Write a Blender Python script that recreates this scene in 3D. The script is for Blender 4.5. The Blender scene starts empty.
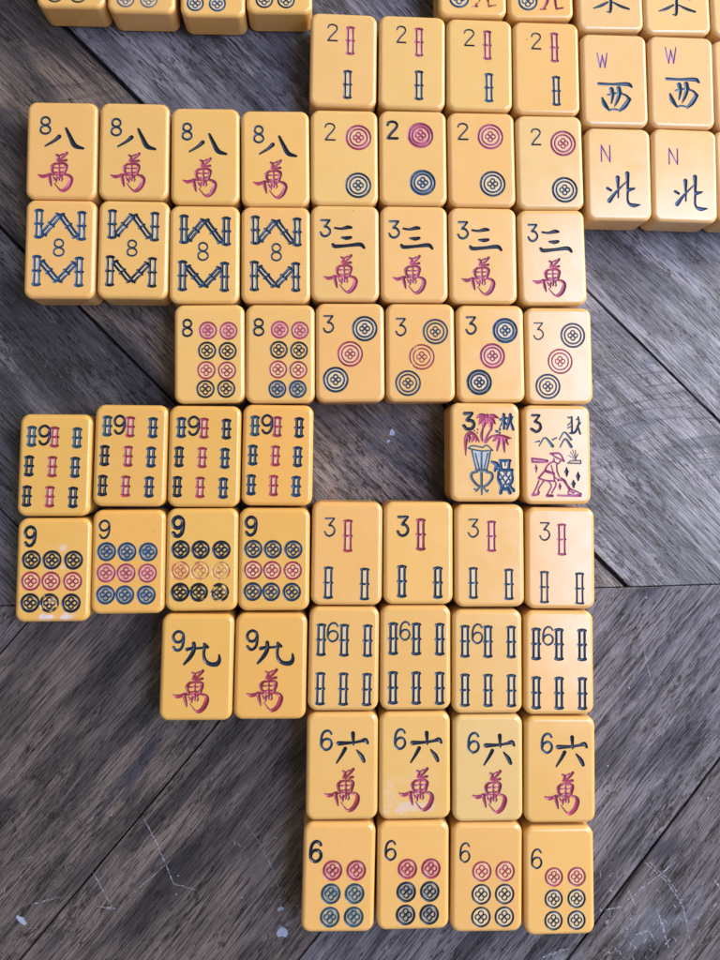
import bpy, math, random
import numpy as np
from mathutils import Matrix, Vector
from mathutils.geometry import delaunay_2d_cdt

random.seed(7)
sc = bpy.context.scene
COL = sc.collection
MM = 0.001
TH = 13.0                      # tile thickness, mm

# ------------------------------------------------------------------ camera
cam_d = bpy.data.cameras.new('camera')
cam = bpy.data.objects.new('camera', cam_d)
COL.objects.link(cam)
R = ((0.998265, -0.00247, -0.058831), (-0.00247, 0.996483, -0.083764), (0.058831, 0.083764, 0.994747))
M4 = Matrix(R).to_4x4()
M4.translation = Vector((0, 0, 0.273))
cam.matrix_world = M4
cam_d.sensor_fit = 'VERTICAL'
cam_d.sensor_height = 36.0
cam_d.lens = 31.01
cam_d.shift_y = -0.099
cam_d.clip_start = 0.01
cam_d.clip_end = 50
sc.camera = cam

# ------------------------------------------------------------------ light: a large window to the right, dim room
w = bpy.data.worlds.new('World')
sc.world = w
w.use_nodes = True
bg = w.node_tree.nodes['Background']
bg.inputs['Color'].default_value = (1.0, 0.95, 0.90, 1)
bg.inputs['Strength'].default_value = 0.25

def area(name, loc, target, sx, sy, power, color):
    d = bpy.data.lights.new(name, 'AREA')
    d.shape = 'RECTANGLE'; d.size = sx; d.size_y = sy
    d.energy = power; d.color = color
    o = bpy.data.objects.new(name, d)
    COL.objects.link(o)
    o.location = loc
    o.rotation_euler = (Vector(target) - Vector(loc)).to_track_quat('-Z', 'Y').to_euler()
    return o
area('window_light', (1.15, 0.50, 0.55), (0.0, 0, 0), 0.8, 0.6, 21, (1.0, 0.97, 0.94))
area('roof_window_light', (0.74, 0.02, 1.25), (0.05, 0.0, 0), 0.95, 0.62, 22, (0.50, 0.61, 1.0))
sc.view_settings.view_transform = 'Standard'
sc.view_settings.look = 'None'
sc.view_settings.exposure = 0.17
sc.view_settings.gamma = 1.0

# ------------------------------------------------------------------ node helper
class NT:
    def __init__(self, name):
        self.m = bpy.data.materials.new(name)
        self.m.use_nodes = True
        self.t = self.m.node_tree
        self.b = self.t.nodes['Principled BSDF']
    def n(self, typ, **kw):
        nd = self.t.nodes.new(typ)
        for k, v in kw.items():
            setattr(nd, k, v)
        return nd
    def l(self, a, b):
        self.t.links.new(a, b)
    def noise(self, vec, scale=1.0, detail=3.0, rough=0.55, mp=None, rot=0.0, loc=(0, 0, 0), dist=0.0):
        if mp is not None:
            m = self.n('ShaderNodeMapping')
            m.inputs['Scale'].default_value = mp
            m.inputs['Location'].default_value = loc
            if rot:
                r = self.n('ShaderNodeMapping')
                r.inputs['Rotation'].default_value = (0, 0, rot)
                self.l(vec, r.inputs[0]); vec = r.outputs[0]
            self.l(vec, m.inputs[0]); vec = m.outputs[0]
        t = self.n('ShaderNodeTexNoise')
        t.inputs['Scale'].default_value = scale
        t.inputs['Detail'].default_value = detail
        t.inputs['Roughness'].default_value = rough
        t.inputs['Distortion'].default_value = dist
        self.l(vec, t.inputs['Vector'])
        return t.outputs['Fac']
    def mr(self, v, a, b, c=0.0, d=1.0):
        m = self.n('ShaderNodeMapRange')
        m.inputs[1].default_value = a; m.inputs[2].default_value = b
        m.inputs[3].default_value = c; m.inputs[4].default_value = d
        self.l(v, m.inputs[0])
        return m.outputs[0]
    def math(self, op, a, b=None, clamp=False):
        m = self.n('ShaderNodeMath', operation=op, use_clamp=clamp)
        for i, v in enumerate((a, b)):
            if v is None: continue
            if isinstance(v, (int, float)): m.inputs[i].default_value = v
            else: self.l(v, m.inputs[i])
        return m.outputs[0]
    def mix(self, f, a, b, blend='MIX'):
        m = self.n('ShaderNodeMix', data_type='RGBA', blend_type=blend)
        for s, v in ((m.inputs[0], f), (m.inputs[6], a), (m.inputs[7], b)):
            if isinstance(v, (int, float)): s.default_value = v
            elif isinstance(v, tuple): s.default_value = v if len(v) == 4 else v + (1,)
            else: self.l(v, s)
        return m.outputs[2]
    def bump(self, h, strength, dist, prev=None):
        b = self.n('ShaderNodeBump')
        b.inputs['Strength'].default_value = strength
        b.inputs['Distance'].default_value = dist
        self.l(h, b.inputs['Height'])
        if prev is not None: self.l(prev, b.inputs['Normal'])
        return b.outputs['Normal']

# ------------------------------------------------------------------ materials
def mat_bakelite(name, dust=None, dust_rgb=(.60, .54, .55)):
    k = NT(name)
    oi = k.n('ShaderNodeObjectInfo')
    tc = k.n('ShaderNodeTexCoord')
    # a different piece of the pattern on every tile
    add = k.n('ShaderNodeVectorMath', operation='ADD')
    sc_ = k.n('ShaderNodeVectorMath', operation='SCALE')
    comb = k.n('ShaderNodeCombineXYZ')
    for i in range(3): k.l(oi.outputs['Random'], comb.inputs[i])
    k.l(comb.outputs[0], sc_.inputs[0]); sc_.inputs['Scale'].default_value = 3.1
    k.l(tc.outputs['Object'], add.inputs[0]); k.l(sc_.outputs[0], add.inputs[1])
    v = add.outputs[0]
    swirl = k.noise(v, 75, 3, .5, dist=1.2)
    fine = k.noise(v, 900, 2, .6)
    col = oi.outputs['Color']
    col = k.mix(k.mr(swirl, .35, .7, 0, .32), col, k.mix(1.0, col, (1.06, 1.10, 1.30), 'MULTIPLY'))
    col = k.mix(k.mr(fine, .35, .75, 0, .10), col, k.mix(1.0, col, (.85, .78, .65), 'MULTIPLY'))
    # tiny dark specks
    vo = k.n('ShaderNodeTexVoronoi'); vo.inputs['Scale'].default_value = 190
    k.l(v, vo.inputs['Vector'])
    sp = k.math('LESS_THAN', vo.outputs['Distance'], 0.055)
    rare = k.math('GREATER_THAN', k.noise(v, 120, 1), .66)
    col = k.mix(k.math('MULTIPLY', k.math('MULTIPLY', sp, rare), .7), col, (.16, .08, .03))
    rough = k.mr(k.noise(v, 160, 4, .6), .3, .75, .12, .26)
    if dust:
        # chalky residue in irregular patches at fixed places on the face
        tot = None
        for (dx, dy, rx, ry, amt) in dust:
            s = k.n('ShaderNodeVectorMath', operation='SUBTRACT')
            k.l(tc.outputs['Object'], s.inputs[0]); s.inputs[1].default_value = (dx * MM, dy * MM, TH * MM)
            d = k.n('ShaderNodeVectorMath', operation='DIVIDE')
            k.l(s.outputs[0], d.inputs[0]); d.inputs[1].default_value = (rx * MM, ry * MM, 3 * MM)
            ln = k.n('ShaderNodeVectorMath', operation='LENGTH'); k.l(d.outputs[0], ln.inputs[0])
            nz = k.math('SUBTRACT', k.noise(v, 420, 5, .7), .5)
            f = k.math('ADD', k.math('SUBTRACT', 1.0, ln.outputs['Value']), k.math('MULTIPLY', nz, 3.6))
            f = k.math('MULTIPLY', k.mr(f, .15, .95), amt)
            f = k.math('MULTIPLY', f, k.mr(k.noise(v, 2600, 3, .7), .34, .56, .35, 1.0))
            tot = f if tot is None else k.math('MAXIMUM', tot, f)
        col = k.mix(tot, col, dust_rgb)
        rough = k.math('ADD', rough, k.math('MULTIPLY', tot, .5))
    k.l(col, k.b.inputs['Base Color'])
    k.l(rough, k.b.inputs['Roughness'])
    k.b.inputs['IOR'].default_value = 1.55
    k.b.inputs['Subsurface Weight'].default_value = .35
    k.b.inputs['Subsurface Radius'].default_value = (1.0, .55, .18)
    k.b.inputs['Subsurface Scale'].default_value = 1.6 * MM
    nb = k.bump(k.noise(v, 110, 2, .5), .07, .4 * MM)
    nb = k.bump(fine, .05, .1 * MM, nb)
    k.l(nb, k.b.inputs['Normal'])
    return k.m

def mat_paint():
    k = NT('engraving_paint')
    oi = k.n('ShaderNodeObjectInfo')
    tc = k.n('ShaderNodeTexCoord')
    at = k.n('ShaderNodeAttribute', attribute_type='OBJECT', attribute_name='wear')
    add = k.n('ShaderNodeVectorMath', operation='ADD')
    comb = k.n('ShaderNodeCombineXYZ')
    for i in range(3): k.l(oi.outputs['Random'], comb.inputs[i])
    k.l(tc.outputs['Object'], add.inputs[0]); k.l(comb.outputs[0], add.inputs[1])
    v = add.outputs[0]
    nz = k.noise(v, 520, 4, .65)
    # wear 0..1 moves the threshold through the noise
    th = k.math('SUBTRACT', .80, k.math('MULTIPLY', at.outputs['Fac'], .42))
    worn = k.mr(k.math('SUBTRACT', nz, th), -.03, .05)
    tone = k.mr(k.noise(v, 300, 2), .3, .7, .75, 1.35)
    col = k.mix(1.0, oi.outputs['Color'], tone, 'MULTIPLY')
    col = k.mix(worn, col, (.64, .37, .11))
    k.l(col, k.b.inputs['Base Color'])
    k.b.inputs['Roughness'].default_value = .3
    k.b.inputs['IOR'].default_value = 1.5
    k.l(k.bump(k.noise(v, 2200, 2), .25, .08 * MM), k.b.inputs['Normal'])
    return k.m

def mat_wash(name, rgb, lo, hi):
    """thin smear of paint left on the face inside an engraved outline"""
    k = NT(name)
    oi = k.n('ShaderNodeObjectInfo')
    tc = k.n('ShaderNodeTexCoord')
    nz = k.noise(tc.outputs['Object'], 450, 4, .6)
    col = k.mix(k.mr(nz, .3, .7, lo, hi), (.74, .50, .20), rgb)
    k.l(col, k.b.inputs['Base Color'])
    k.b.inputs['Roughness'].default_value = .32
    k.b.inputs['Subsurface Weight'].default_value = .2
    k.b.inputs['Subsurface Radius'].default_value = (1, .5, .2)
    k.b.inputs['Subsurface Scale'].default_value = 1.2 * MM
    return k.m

DK = (.022, .019, .022); BL = (.028, .029, .046); BR = (.060, .046, .036)
STAINS = [(-54, -98, 22, 3.5, 52, .8, BL), (-80, -97, 26, 9, 49, .65, DK), (-62, -118, 20, 7, 49, .5, DK), (-90, -78, 18, 6, 49, .55, DK), (-40, -128, 26, 6, 49, .5, DK),
          (113, -127, 8, 6, 30, .7, BL), (110, -72, 20, 3, 49, .55, BL), (126.5, -106, 2.5, 1.4, 40, .8, BL), (132, 66, 22, 9, -45, .75, DK), (120.5, 54.8, 3.2, 2.0, -45, .85, BL),
          (110, -8, 26, 5, -58, .6, BL), (100, 8, 20, 3.5, -62, .6, BL), (118, -28, 16, 3, -60, .5, BL), (-82, 26, 30, 12, -45, .75, DK), (-62, 36, 18, 7, -45, .5, DK),
          (-97, 104, 20, 8, -45, .6, DK), (31, 4, 16, 4, -45, .55, BL), (-92, 66, 16, 4, -45, .45, DK), (-38, 128, 12, 4, -50, .5, BL), (60, -170, 20, 9, 49, .4, DK), (16, -6, 9, 2, -45, .5, DK),
          (108, -150, 15, 9, 30, .42, (.27, .27, .29)), (80, -160, 16, 3, 10, .4, (.25, .25, .26)), (122, -146, 10, 5, 60, .4, (.26, .26, .29)), (-8, -146, 5, 3, 60, .35, (.24, .23, .23)), (128, 62, 14, 3, -45, .35, (.28, .29, .33))]

def mat_wood():
    k = NT('weathered_wood')
    uv = k.n('ShaderNodeUVMap'); uv.uv_map = 'grain'
    v = uv.outputs[0]                           # u along the grain, v across, in millimetres
    pa = k.n('ShaderNodeAttribute', attribute_type='GEOMETRY', attribute_name='plank_tone')
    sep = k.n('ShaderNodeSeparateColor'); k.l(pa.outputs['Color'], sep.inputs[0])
    # a gentle warp so the grain wanders
    wn = k.n('ShaderNodeTexNoise'); wn.inputs['Scale'].default_value = 1; wn.inputs['Detail'].default_value = 2
    wm = k.n('ShaderNodeMapping'); wm.inputs['Scale'].default_value = (.012, .03, 1); k.l(v, wm.inputs[0]); k.l(wm.outputs[0], wn.inputs['Vector'])
    ws = k.n('ShaderNodeVectorMath', operation='SCALE'); k.l(wn.outputs['Color'], ws.inputs[0]); ws.inputs['Scale'].default_value = 5
    wa = k.n('ShaderNodeVectorMath', operation='ADD'); k.l(v, wa.inputs[0]); k.l(ws.outputs[0], wa.inputs[1])
    v2 = wa.outputs[0]
    fine = k.noise(v2, 1, 4, .7, mp=(.045, 1.7, 1))
    thin = k.noise(v2, 1, 2, .6, mp=(.08, 4.2, 1), loc=(3, 1, 0))
    mid = k.noise(v2, 1, 3, .6, mp=(.03, .50, 1), loc=(5, 3, 0))
    band = k.noise(v2, 1, 2, .5, mp=(.010, .085, 1), loc=(11, 9, 0))
    blot = k.noise(v, 1, 4, .6, mp=(.020, .036, 1), loc=(2, 7, 0))
    saw = k.noise(v2, 1, 2, .6, mp=(.75, .03, 1), rot=.62)          # cross marks of the saw
    saw2 = k.noise(v2, 1, 2, .5, mp=(.16, .02, 1), rot=.50, loc=(4, 4, 0))
    sawm = k.mr(k.noise(v, 1, 1, .5, mp=(.012, .016, 1), loc=(9, 1, 0)), .42, .60)
    # colour: per board tone (R) and greyness (G), partly painted-in window sheen; saw marks (B)
    lightc = k.mix(sep.outputs[1], (.205, .145, .100), (.190, .188, .212))  # blue-grey end: grey wood plus some window sheen put into the colour
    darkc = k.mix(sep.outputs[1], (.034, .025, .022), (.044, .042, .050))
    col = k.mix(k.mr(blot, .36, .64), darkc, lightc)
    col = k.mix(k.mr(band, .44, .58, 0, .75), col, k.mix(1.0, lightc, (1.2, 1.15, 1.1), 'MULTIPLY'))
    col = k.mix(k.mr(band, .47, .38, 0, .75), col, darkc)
    sw_ = k.math('MULTIPLY', sawm, sep.outputs[2])
    col = k.mix(k.math('MULTIPLY', k.mr(saw2, .48, .58), k.math('MULTIPLY', sw_, .75)), col, (.045, .047, .075))
    col = k.mix(k.mr(mid, .50, .64, 0, .55), col, darkc)
    col = k.mix(k.mr(fine, .53, .63, 0, .8), col, (.014, .012, .015))
    col = k.mix(k.mr(fine, .46, .34, 0, .35), col, k.mix(1.0, lightc, (1.5, 1.5, 1.5), 'MULTIPLY'))
    col = k.mix(k.mr(thin, .57, .63, 0, .7), col, (.016, .014, .017))
    col = k.mix(k.math('MULTIPLY', k.mr(saw, .55, .62), k.math('MULTIPLY', sw_, .7)), col, (.025, .025, .038))
    # hairline cracks: level lines of a stretched noise, broken up by a mask
    cn = k.noise(v2, 1, 3, .6, mp=(.016, .34, 1), loc=(8, 2, 0))
    cl = k.mr(k.math('ABSOLUTE', k.math('SUBTRACT', cn, .5)), .012, .004)
    cl = k.math('MULTIPLY', cl, k.mr(k.noise(v, 1, 3, .6, mp=(.05, .12, 1), loc=(6, 6, 0)), .44, .56))
    cn2 = k.noise(v2, 1, 3, .6, mp=(.03, .7, 1), loc=(1, 12, 0))
    cl2 = k.mr(k.math('ABSOLUTE', k.math('SUBTRACT', cn2, .52)), .014, .004)
    cl2 = k.math('MULTIPLY', cl2, k.mr(k.noise(v, 1, 3, .6, mp=(.06, .15, 1), loc=(2, 16, 0)), .48, .58))
    cl = k.math('MAXIMUM', cl, cl2)
    col = k.mix(k.math('MULTIPLY', cl, .9), col, (.008, .007, .008))
    # rough torn flecks
    fk = k.mr(k.noise(v2, 1, 5, .7, mp=(.22, .62, 1), loc=(4, 5, 0)), .56, .64)
    fk = k.math('MULTIPLY', fk, k.mr(k.noise(v, 1, 2, .5, mp=(.018, .03, 1), loc=(7, 1, 0)), .48, .62))
    col = k.mix(k.math('MULTIPLY', fk, .55), col, (.016, .013, .014))
    # pores: short dark dashes along the grain
    pv = k.n('ShaderNodeMapping'); pv.inputs['Scale'].default_value = (.16, .95, 1); k.l(v2, pv.inputs[0])
    po = k.n('ShaderNodeTexVoronoi'); po.inputs['Scale'].default_value = 1; k.l(pv.outputs[0], po.inputs['Vector'])
    pore = k.mr(po.outputs['Distance'], .22, .10)
    pore = k.math('MULTIPLY', pore, k.mr(k.noise(v, 1, 2, .5, mp=(.03, .05, 1)), .42, .62))
    col = k.mix(k.math('MULTIPLY', pore, .75), col, (.016, .014, .016))
    # pale scuffs
    scf = k.math('MULTIPLY', k.mr(k.noise(v, 1, 5, .75, mp=(.35, .5, 1)), .64, .74), k.mr(k.noise(v, 1, 1, .5, mp=(.015, .02, 1), loc=(3, 8, 0)), .55, .7))
    col = k.mix(k.math('MULTIPLY', scf, .55), col, (.38, .37, .37))
    tc = k.n('ShaderNodeTexCoord')
    edge = k.noise(v, 1, 4, .7, mp=(.07, .22, 1), loc=(1, 6, 0))
    for (sx, sy, ln_, wd, an, amt, c) in STAINS:
        sb = k.n('ShaderNodeVectorMath', operation='SUBTRACT'); k.l(tc.outputs['Object'], sb.inputs[0]); sb.inputs[1].default_value = (sx * MM, sy * MM, 0)
        m1 = k.n('ShaderNodeMapping'); m1.inputs['Rotation'].default_value = (0, 0, -math.radians(an)); k.l(sb.outputs[0], m1.inputs[0])
        m2 = k.n('ShaderNodeMapping'); m2.inputs['Scale'].default_value = (1 / (ln_ * MM), 1 / (wd * MM), 0); k.l(m1.outputs[0], m2.inputs[0])
        le = k.n('ShaderNodeVectorMath', operation='LENGTH'); k.l(m2.outputs[0], le.inputs[0])
        f = k.math('ADD', k.math('SUBTRACT', 1.0, le.outputs['Value']), k.math('MULTIPLY', k.math('SUBTRACT', edge, .5), 2.6))
        col = k.mix(k.math('MULTIPLY', k.mr(f, .1, .7), amt), col, c)
    tone = k.mr(sep.outputs[0], 0, 1, .60, 1.40)
    col = k.mix(1.0, col, tone, 'MULTIPLY')
    k.l(col, k.b.inputs['Base Color'])
    rough = k.mr(k.math('ADD', mid, k.math('MULTIPLY', fine, .5)), .5, 1.0, .30, .52)
    k.l(rough, k.b.inputs['Roughness'])
    k.b.inputs['IOR'].default_value = 1.6
    h = k.math('ADD', k.math('MULTIPLY', fine, -.8), k.math('MULTIPLY', mid, -.5))
    h = k.math('ADD', h, k.math('MULTIPLY', pore, -.5))
    h = k.math('ADD', h, k.math('MULTIPLY', thin, -.4))
    h = k.math('ADD', h, k.math('MULTIPLY', k.math('MAXIMUM', cl, fk), -.7))
    nb = k.bump(h, 1.0, .8 * MM)
    nb = k.bump(k.noise(v, 1, 3, .6, mp=(.8, 1.6, 1)), .25, .3 * MM, nb)
    k.l(nb, k.b.inputs['Normal'])
    return k.m

def mat_plain(name, rgb, rough, nscale=1500):
    k = NT(name)
    tc = k.n('ShaderNodeTexCoord')
    nz = k.noise(tc.outputs['Object'], nscale, 4, .7)
    k.l(k.mix(k.mr(nz, .35, .65), tuple(c * .45 for c in rgb), rgb), k.b.inputs['Base Color'])
    k.b.inputs['Roughness'].default_value = rough
    return k.m

def mat_scratch():
    k = NT('scratch')
    tc = k.n('ShaderNodeTexCoord')
    nz = k.noise(tc.outputs['Object'], 900, 4, .75)
    k.l(k.mix(k.mr(nz, .3, .6), (.17, .165, .17), (.42, .42, .45)), k.b.inputs['Base Color'])
    k.b.inputs['Roughness'].default_value = .7
    al = k.mr(k.noise(tc.outputs['Object'], 1300, 3, .7), .42, .58, 0, .85)
    k.l(al, k.b.inputs['Alpha'])
    return k.m

M_TILE = mat_bakelite('bakelite')
M_PAINT = mat_paint()
M_WASHB = mat_wash('pale_blue_paint_film', (.40, .44, .42), 0, .5)
M_WASHD = mat_wash('deep_blue_paint_film', (.055, .115, .165), .3, .9)
M_WASHP = mat_wash('pale_pink_paint_film', (.62, .27, .24), .0, .55)
M_WASHR = mat_wash('deep_pink_paint_film', (.52, .14, .19), .25, .85)
M_WASHT = mat_wash('sky_paint_film', (.27, .36, .42), .35, .95)
M_WOOD = mat_wood()
M_GAP = mat_plain('dark_gap', (.012, .010, .010), .9)
M_SCR = mat_scratch()
M_CHALK = mat_plain('chalk_fleck', (.42, .46, .54), .6, 2500)

def meshobj(name, verts, faces, mats, parent=None, smooth=True, fmat=None, color=None):
    me = bpy.data.meshes.new(name)
    me.from_pydata(verts, [], faces)
    for m in mats: me.materials.append(m)
    if fmat is not None: me.polygons.foreach_set('material_index', fmat)
    me.polygons.foreach_set('use_smooth', [smooth] * len(me.polygons))
    me.update()
    o = bpy.data.objects.new(name, me)
    COL.objects.link(o)
    if parent: o.parent = parent
    if color: o.color = tuple(color) + (1,)
    return o

# ------------------------------------------------------------------ table top: planks meeting in a chevron
def clip(poly, n, d):
    """keep the part of poly with n.p <= d"""
    out = []
    for i in range(len(poly)):
        a, b = poly[i], poly[(i + 1) % len(poly)]
        da, db = a[0] * n[0] + a[1] * n[1] - d, b[0] * n[0] + b[1] * n[1] - d
        if da <= 0: out.append(a)
        if (da < 0 < db) or (db < 0 < da):
            t = da / (da - db)
            out.append((a[0] + (b[0] - a[0]) * t, a[1] + (b[1] - a[1]) * t))
    return out

def tabletop():
    V, F, FM, UV, TONE = [], [], [], [], []
    rnd = random.Random(3)
    def plank(lines, ang, tone):
        polys = []
        for e, z in ((0.26, -0.02), (0.07, -0.12), (0.0, -0.4), (0.0, -3.0)):
            p = [(-290, -330), (330, -330), (330, 350), (-290, 350)]
            for n, d in lines:
                p = clip(p, n, d - e)
                if len(p) < 3: return
            polys.append((p, z))
        if len({len(p) for p, z in polys}) > 1: return
        n0 = len(polys[0][0]); c, s = math.cos(ang), math.sin(ang)
        ou, ov = rnd.uniform(-900, 900), rnd.uniform(-900, 900)
        b = len(V)
        for p, z in polys:
            V.extend((x * MM, y * MM, z * MM) for x, y in p)
        fs = [tuple(range(b, b + n0))]
        for r in range(3):
            for i in range(n0):
                j = (i + 1) % n0
                fs.append((b + r * n0 + j, b + r * n0 + i, b + (r + 1) * n0 + i, b + (r + 1) * n0 + j))
        for f in fs:
            F.append(f); FM.append(0)
            for vi in f:
                x, y = V[vi][0] / MM, V[vi][1] / MM
                UV.append((x * c + y * s + ou, -x * s + y * c + ov)); TONE.append(tone)
    jn = (-0.017, 1.0)                       # the joint: y - .017 x = -45.8
    jd = -45.8
    q = math.sqrt(.5)
    sums = [-471, -382.6, -294, -205, -116.3, -27.6, 60.7, 149.3, 238, 326, 415, 504, 592]
    gaps = {60.7: .74, -27.6: .5, 149.3: .40}
    tones = {60.7: (.78, .9, 1.0), -27.6: (.60, .15, .45), -116.3: (.24, .7, .15), 149.3: (.92, .9, .1)}  # right-hand boards paler and bluer: own grey with window sheen painted in
    for a, b in zip(sums[:-1], sums[1:]):
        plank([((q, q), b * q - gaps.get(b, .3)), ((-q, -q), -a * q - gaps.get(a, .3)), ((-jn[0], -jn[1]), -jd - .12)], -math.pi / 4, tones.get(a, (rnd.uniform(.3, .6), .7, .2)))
    al = math.radians(49.3)
    n = (-math.sin(al), math.cos(al))
    offs = [-33.2 + 66.7 * i for i in range(-7, 7)]
    for a, b in zip(offs[:-1], offs[1:]):
        ga = .36 if abs(a + 166.6) < 1 else .2
        gb = .36 if abs(b + 166.6) < 1 else .2
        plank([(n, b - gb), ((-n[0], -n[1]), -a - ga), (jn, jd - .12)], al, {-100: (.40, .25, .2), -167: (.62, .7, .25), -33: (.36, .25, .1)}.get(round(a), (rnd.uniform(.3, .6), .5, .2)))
    # dark board below, seen in the gaps
    b = len(V)
    V.extend([(-.30, -.34, -.0024), (.34, -.34, -.0024), (.34, .36, -.0024), (-.30, .36, -.0024)])
    F.append((b, b + 1, b + 2, b + 3)); FM.append(1); UV.extend([(0, 0)] * 4); TONE.extend([.5] * 4)
    # scratches and chalky flecks on the boards: thin ribbons on the surface
    def ribbon(pts, w0, mi, z):
        P = [Vector(p) for p in pts]
        # resample with a little wander
        Q = []
        for i in range(len(P) - 1):
            n_ = max(2, int((P[i + 1] - P[i]).length / 1.2))
            for j in range(n_):
                Q.append(P[i].lerp(P[i + 1], j / n_) + Vector((rnd.gauss(0, .09), rnd.gauss(0, .09))))
        Q.append(P[-1])
        b = len(V); m = len(Q)
        for i, p in enumerate(Q):
            t = (Q[min(i + 1, m - 1)] - Q[max(i - 1, 0)]).normalized(); nn = Vector((-t.y, t.x))
            ww = w0 * (.35 + .65 * math.sin(math.pi * (i + .3) / (m - .4))) * rnd.uniform(.6, 1.25)
            for s_ in (1, -1):
                V.append(((p.x + nn.x * ww * s_) * MM, (p.y + nn.y * ww * s_) * MM, z * MM))
        for i in range(m - 1):
            F.append((b + 2 * i + 1, b + 2 * i + 3, b + 2 * i + 2, b + 2 * i)); FM.append(mi)
            UV.extend([(0, 0)] * 4); TONE.extend([.5] * 4)
    def fleck(x, y, r, ax=1.0, an=0.0, z=.012):
        b = len(V); m = 9
        for i in range(m):
            t = 2 * math.pi * i / m; rr = r * rnd.uniform(.55, 1.2)
            px, py = math.cos(t) * rr * ax, math.sin(t) * rr
            V.append(((x + px * math.cos(an) - py * math.sin(an)) * MM, (y + px * math.sin(an) + py * math.cos(an)) * MM, z * MM))
        F.append(tuple(range(b, b + m))); FM.append(3); UV.extend([(0, 0)] * m); TONE.extend([.5] * m)
    SCR = [([(-52.6, -112.4), (-47.7, -121.6), (-42.2, -133.4), (-34.9, -135.5)], .22), ([(-67.4, -128.8), (-61.2, -139.8)], .2),
           ([(-65.9, -139.3), (-59.9, -140.2)], .25), ([(-86.1, -138.1), (-77.1, -136.1)], .2), ([(-21.1, -114.6), (-16.3, -121.3), (-10.8, -131.8), (-8.7, -142.2)], .14),
           ([(-56.1, -136.8), (-43, -125.6)], .13),
           ([(107.5, -131), (114.3, -137), (119.1, -143.3), (120.9, -149.5), (121.8, -155.5)], .3), ([(108.9, -130.9), (115.6, -137.1), (119.9, -143.4)], .2),
           ([(101.8, -142.8), (109.4, -137.6), (117.8, -131.7)], .32), ([(101.9, -139.3), (104.6, -144.8)], .3), ([(111.2, -145.4), (113, -150.8), (114.8, -157.7)], .35),
           ([(94.3, -145.6), (100.5, -144.6)], .4), ([(95, -150.9), (96.1, -146)], .25), ([(103.9, -153.5), (108, -152.5)], .35), ([(101.3, -158.4), (103.5, -155)], .3),
           ([(130.5, -137.2), (132.5, -139.9)], .3), ([(116, -160.8), (121.1, -156.4)], .3), ([(73.7, -159.3), (81.9, -156.9)], .45), ([(93.2, -157.7), (96, -158.9)], .5),
           ([(108, -48.2), (110.1, -66.1), (113, -80.1)], .16), ([(102.3, -60.9), (107, -59.7)], .1)]
    for i, (p, w_) in enumerate(SCR): ribbon(p, w_, 2, .004 + .0006 * i)
    # scuffed area in the lower right corner
    for i in range(60):
        x, y = rnd.uniform(92, 132), rnd.uniform(-162, -134)
        if (x - 92) * .4 + (y + 140) < 9:
            a = rnd.choice((.85, 2.2, rnd.uniform(0, 3))); l_ = rnd.uniform(.6, 3)
            ribbon([(x, y), (x + math.cos(a) * l_, y + math.sin(a) * l_)], rnd.uniform(.1, .38), 2, .018 + .0004 * i)
    for i in range(26):
        x, y = rnd.uniform(-95, 0), rnd.uniform(-155, -110)
        a = rnd.uniform(0, 3.1); l_ = rnd.uniform(.5, 2.5)
        ribbon([(x, y), (x + math.cos(a) * l_, y + math.sin(a) * l_)], rnd.uniform(.08, .2), 2, .018 + .0004 * i)
    for f in ((-88.6, -142.4, 1.1, 1.7, -.6), (-8.4, -149, 1.6, 1.3, .4), (-9.2, -141.8, .7, 1.6, .2), (26.8, 7.3, 1.0, 1.35, 1.1), (25.4, 4.3, .5, 1.5, .8),
              (111.0, -47.5, .35), (104.4, -76.5, .3), (-31.5, 108.5, .35), (129.5, -112, .3), (96.5, -101, .3)):
        fleck(*f)
    o = meshobj('tabletop', V, F, [M_WOOD, M_GAP, M_SCR, M_CHALK], smooth=False, fmat=FM)
    me = o.data
    ul = me.uv_layers.new(name='grain')
    ul.data.foreach_set('uv', np.array(UV, dtype=np.float32).ravel())
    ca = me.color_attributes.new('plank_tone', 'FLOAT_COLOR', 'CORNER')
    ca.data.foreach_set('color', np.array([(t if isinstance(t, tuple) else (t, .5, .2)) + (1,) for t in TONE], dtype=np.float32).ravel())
    o['kind'] = 'structure'
    o['label'] = 'weathered grey wood table top of planks meeting in a chevron'
    return o
tabletop()

# ------------------------------------------------------------------ engraved marks: strokes with a centre line and half widths
def smooth_pts(P, n=6):
    """Catmull-Rom through (x, y, r) points"""
    P = np.array(P, float)
    if len(P) < 3: return P
    Q = np.vstack([2 * P[0] - P[1], P, 2 * P[-1] - P[-2]])
    out = []
    for i in range(1, len(Q) - 2):
        a, b, c, d = Q[i - 1:i + 3]
        for j in range(n):
            t = j / n
            out.append(.5 * ((2 * b) + (-a + c) * t + (2 * a - 5 * b + 4 * c - d) * t * t + (-a + 3 * b - 3 * c + d) * t ** 3))
    out.append(P[-1])
    return np.array(out)

def S(pts, r=None, curve=True, n=5):
    """stroke in glyph units: pts (x,y) with one radius or a list of radii"""
    rr = r if isinstance(r, (list, tuple)) else [r] * len(pts)
    P = np.array([(p[0], p[1], q) for p, q in zip(pts, rr)], float)
    if curve and len(P) > 2: P = smooth_pts(P, n)
    P[:, 2] = np.maximum(P[:, 2], min(rr) * .6)
    return {'P': P, 'closed': False}

def RING(x, y, r, hw, n=36):
    t = np.arange(n) * 2 * math.pi / n
    return {'P': np.stack([x + r * np.cos(t), y + r * np.sin(t), np.full(n, hw)], 1), 'closed': True}

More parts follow.
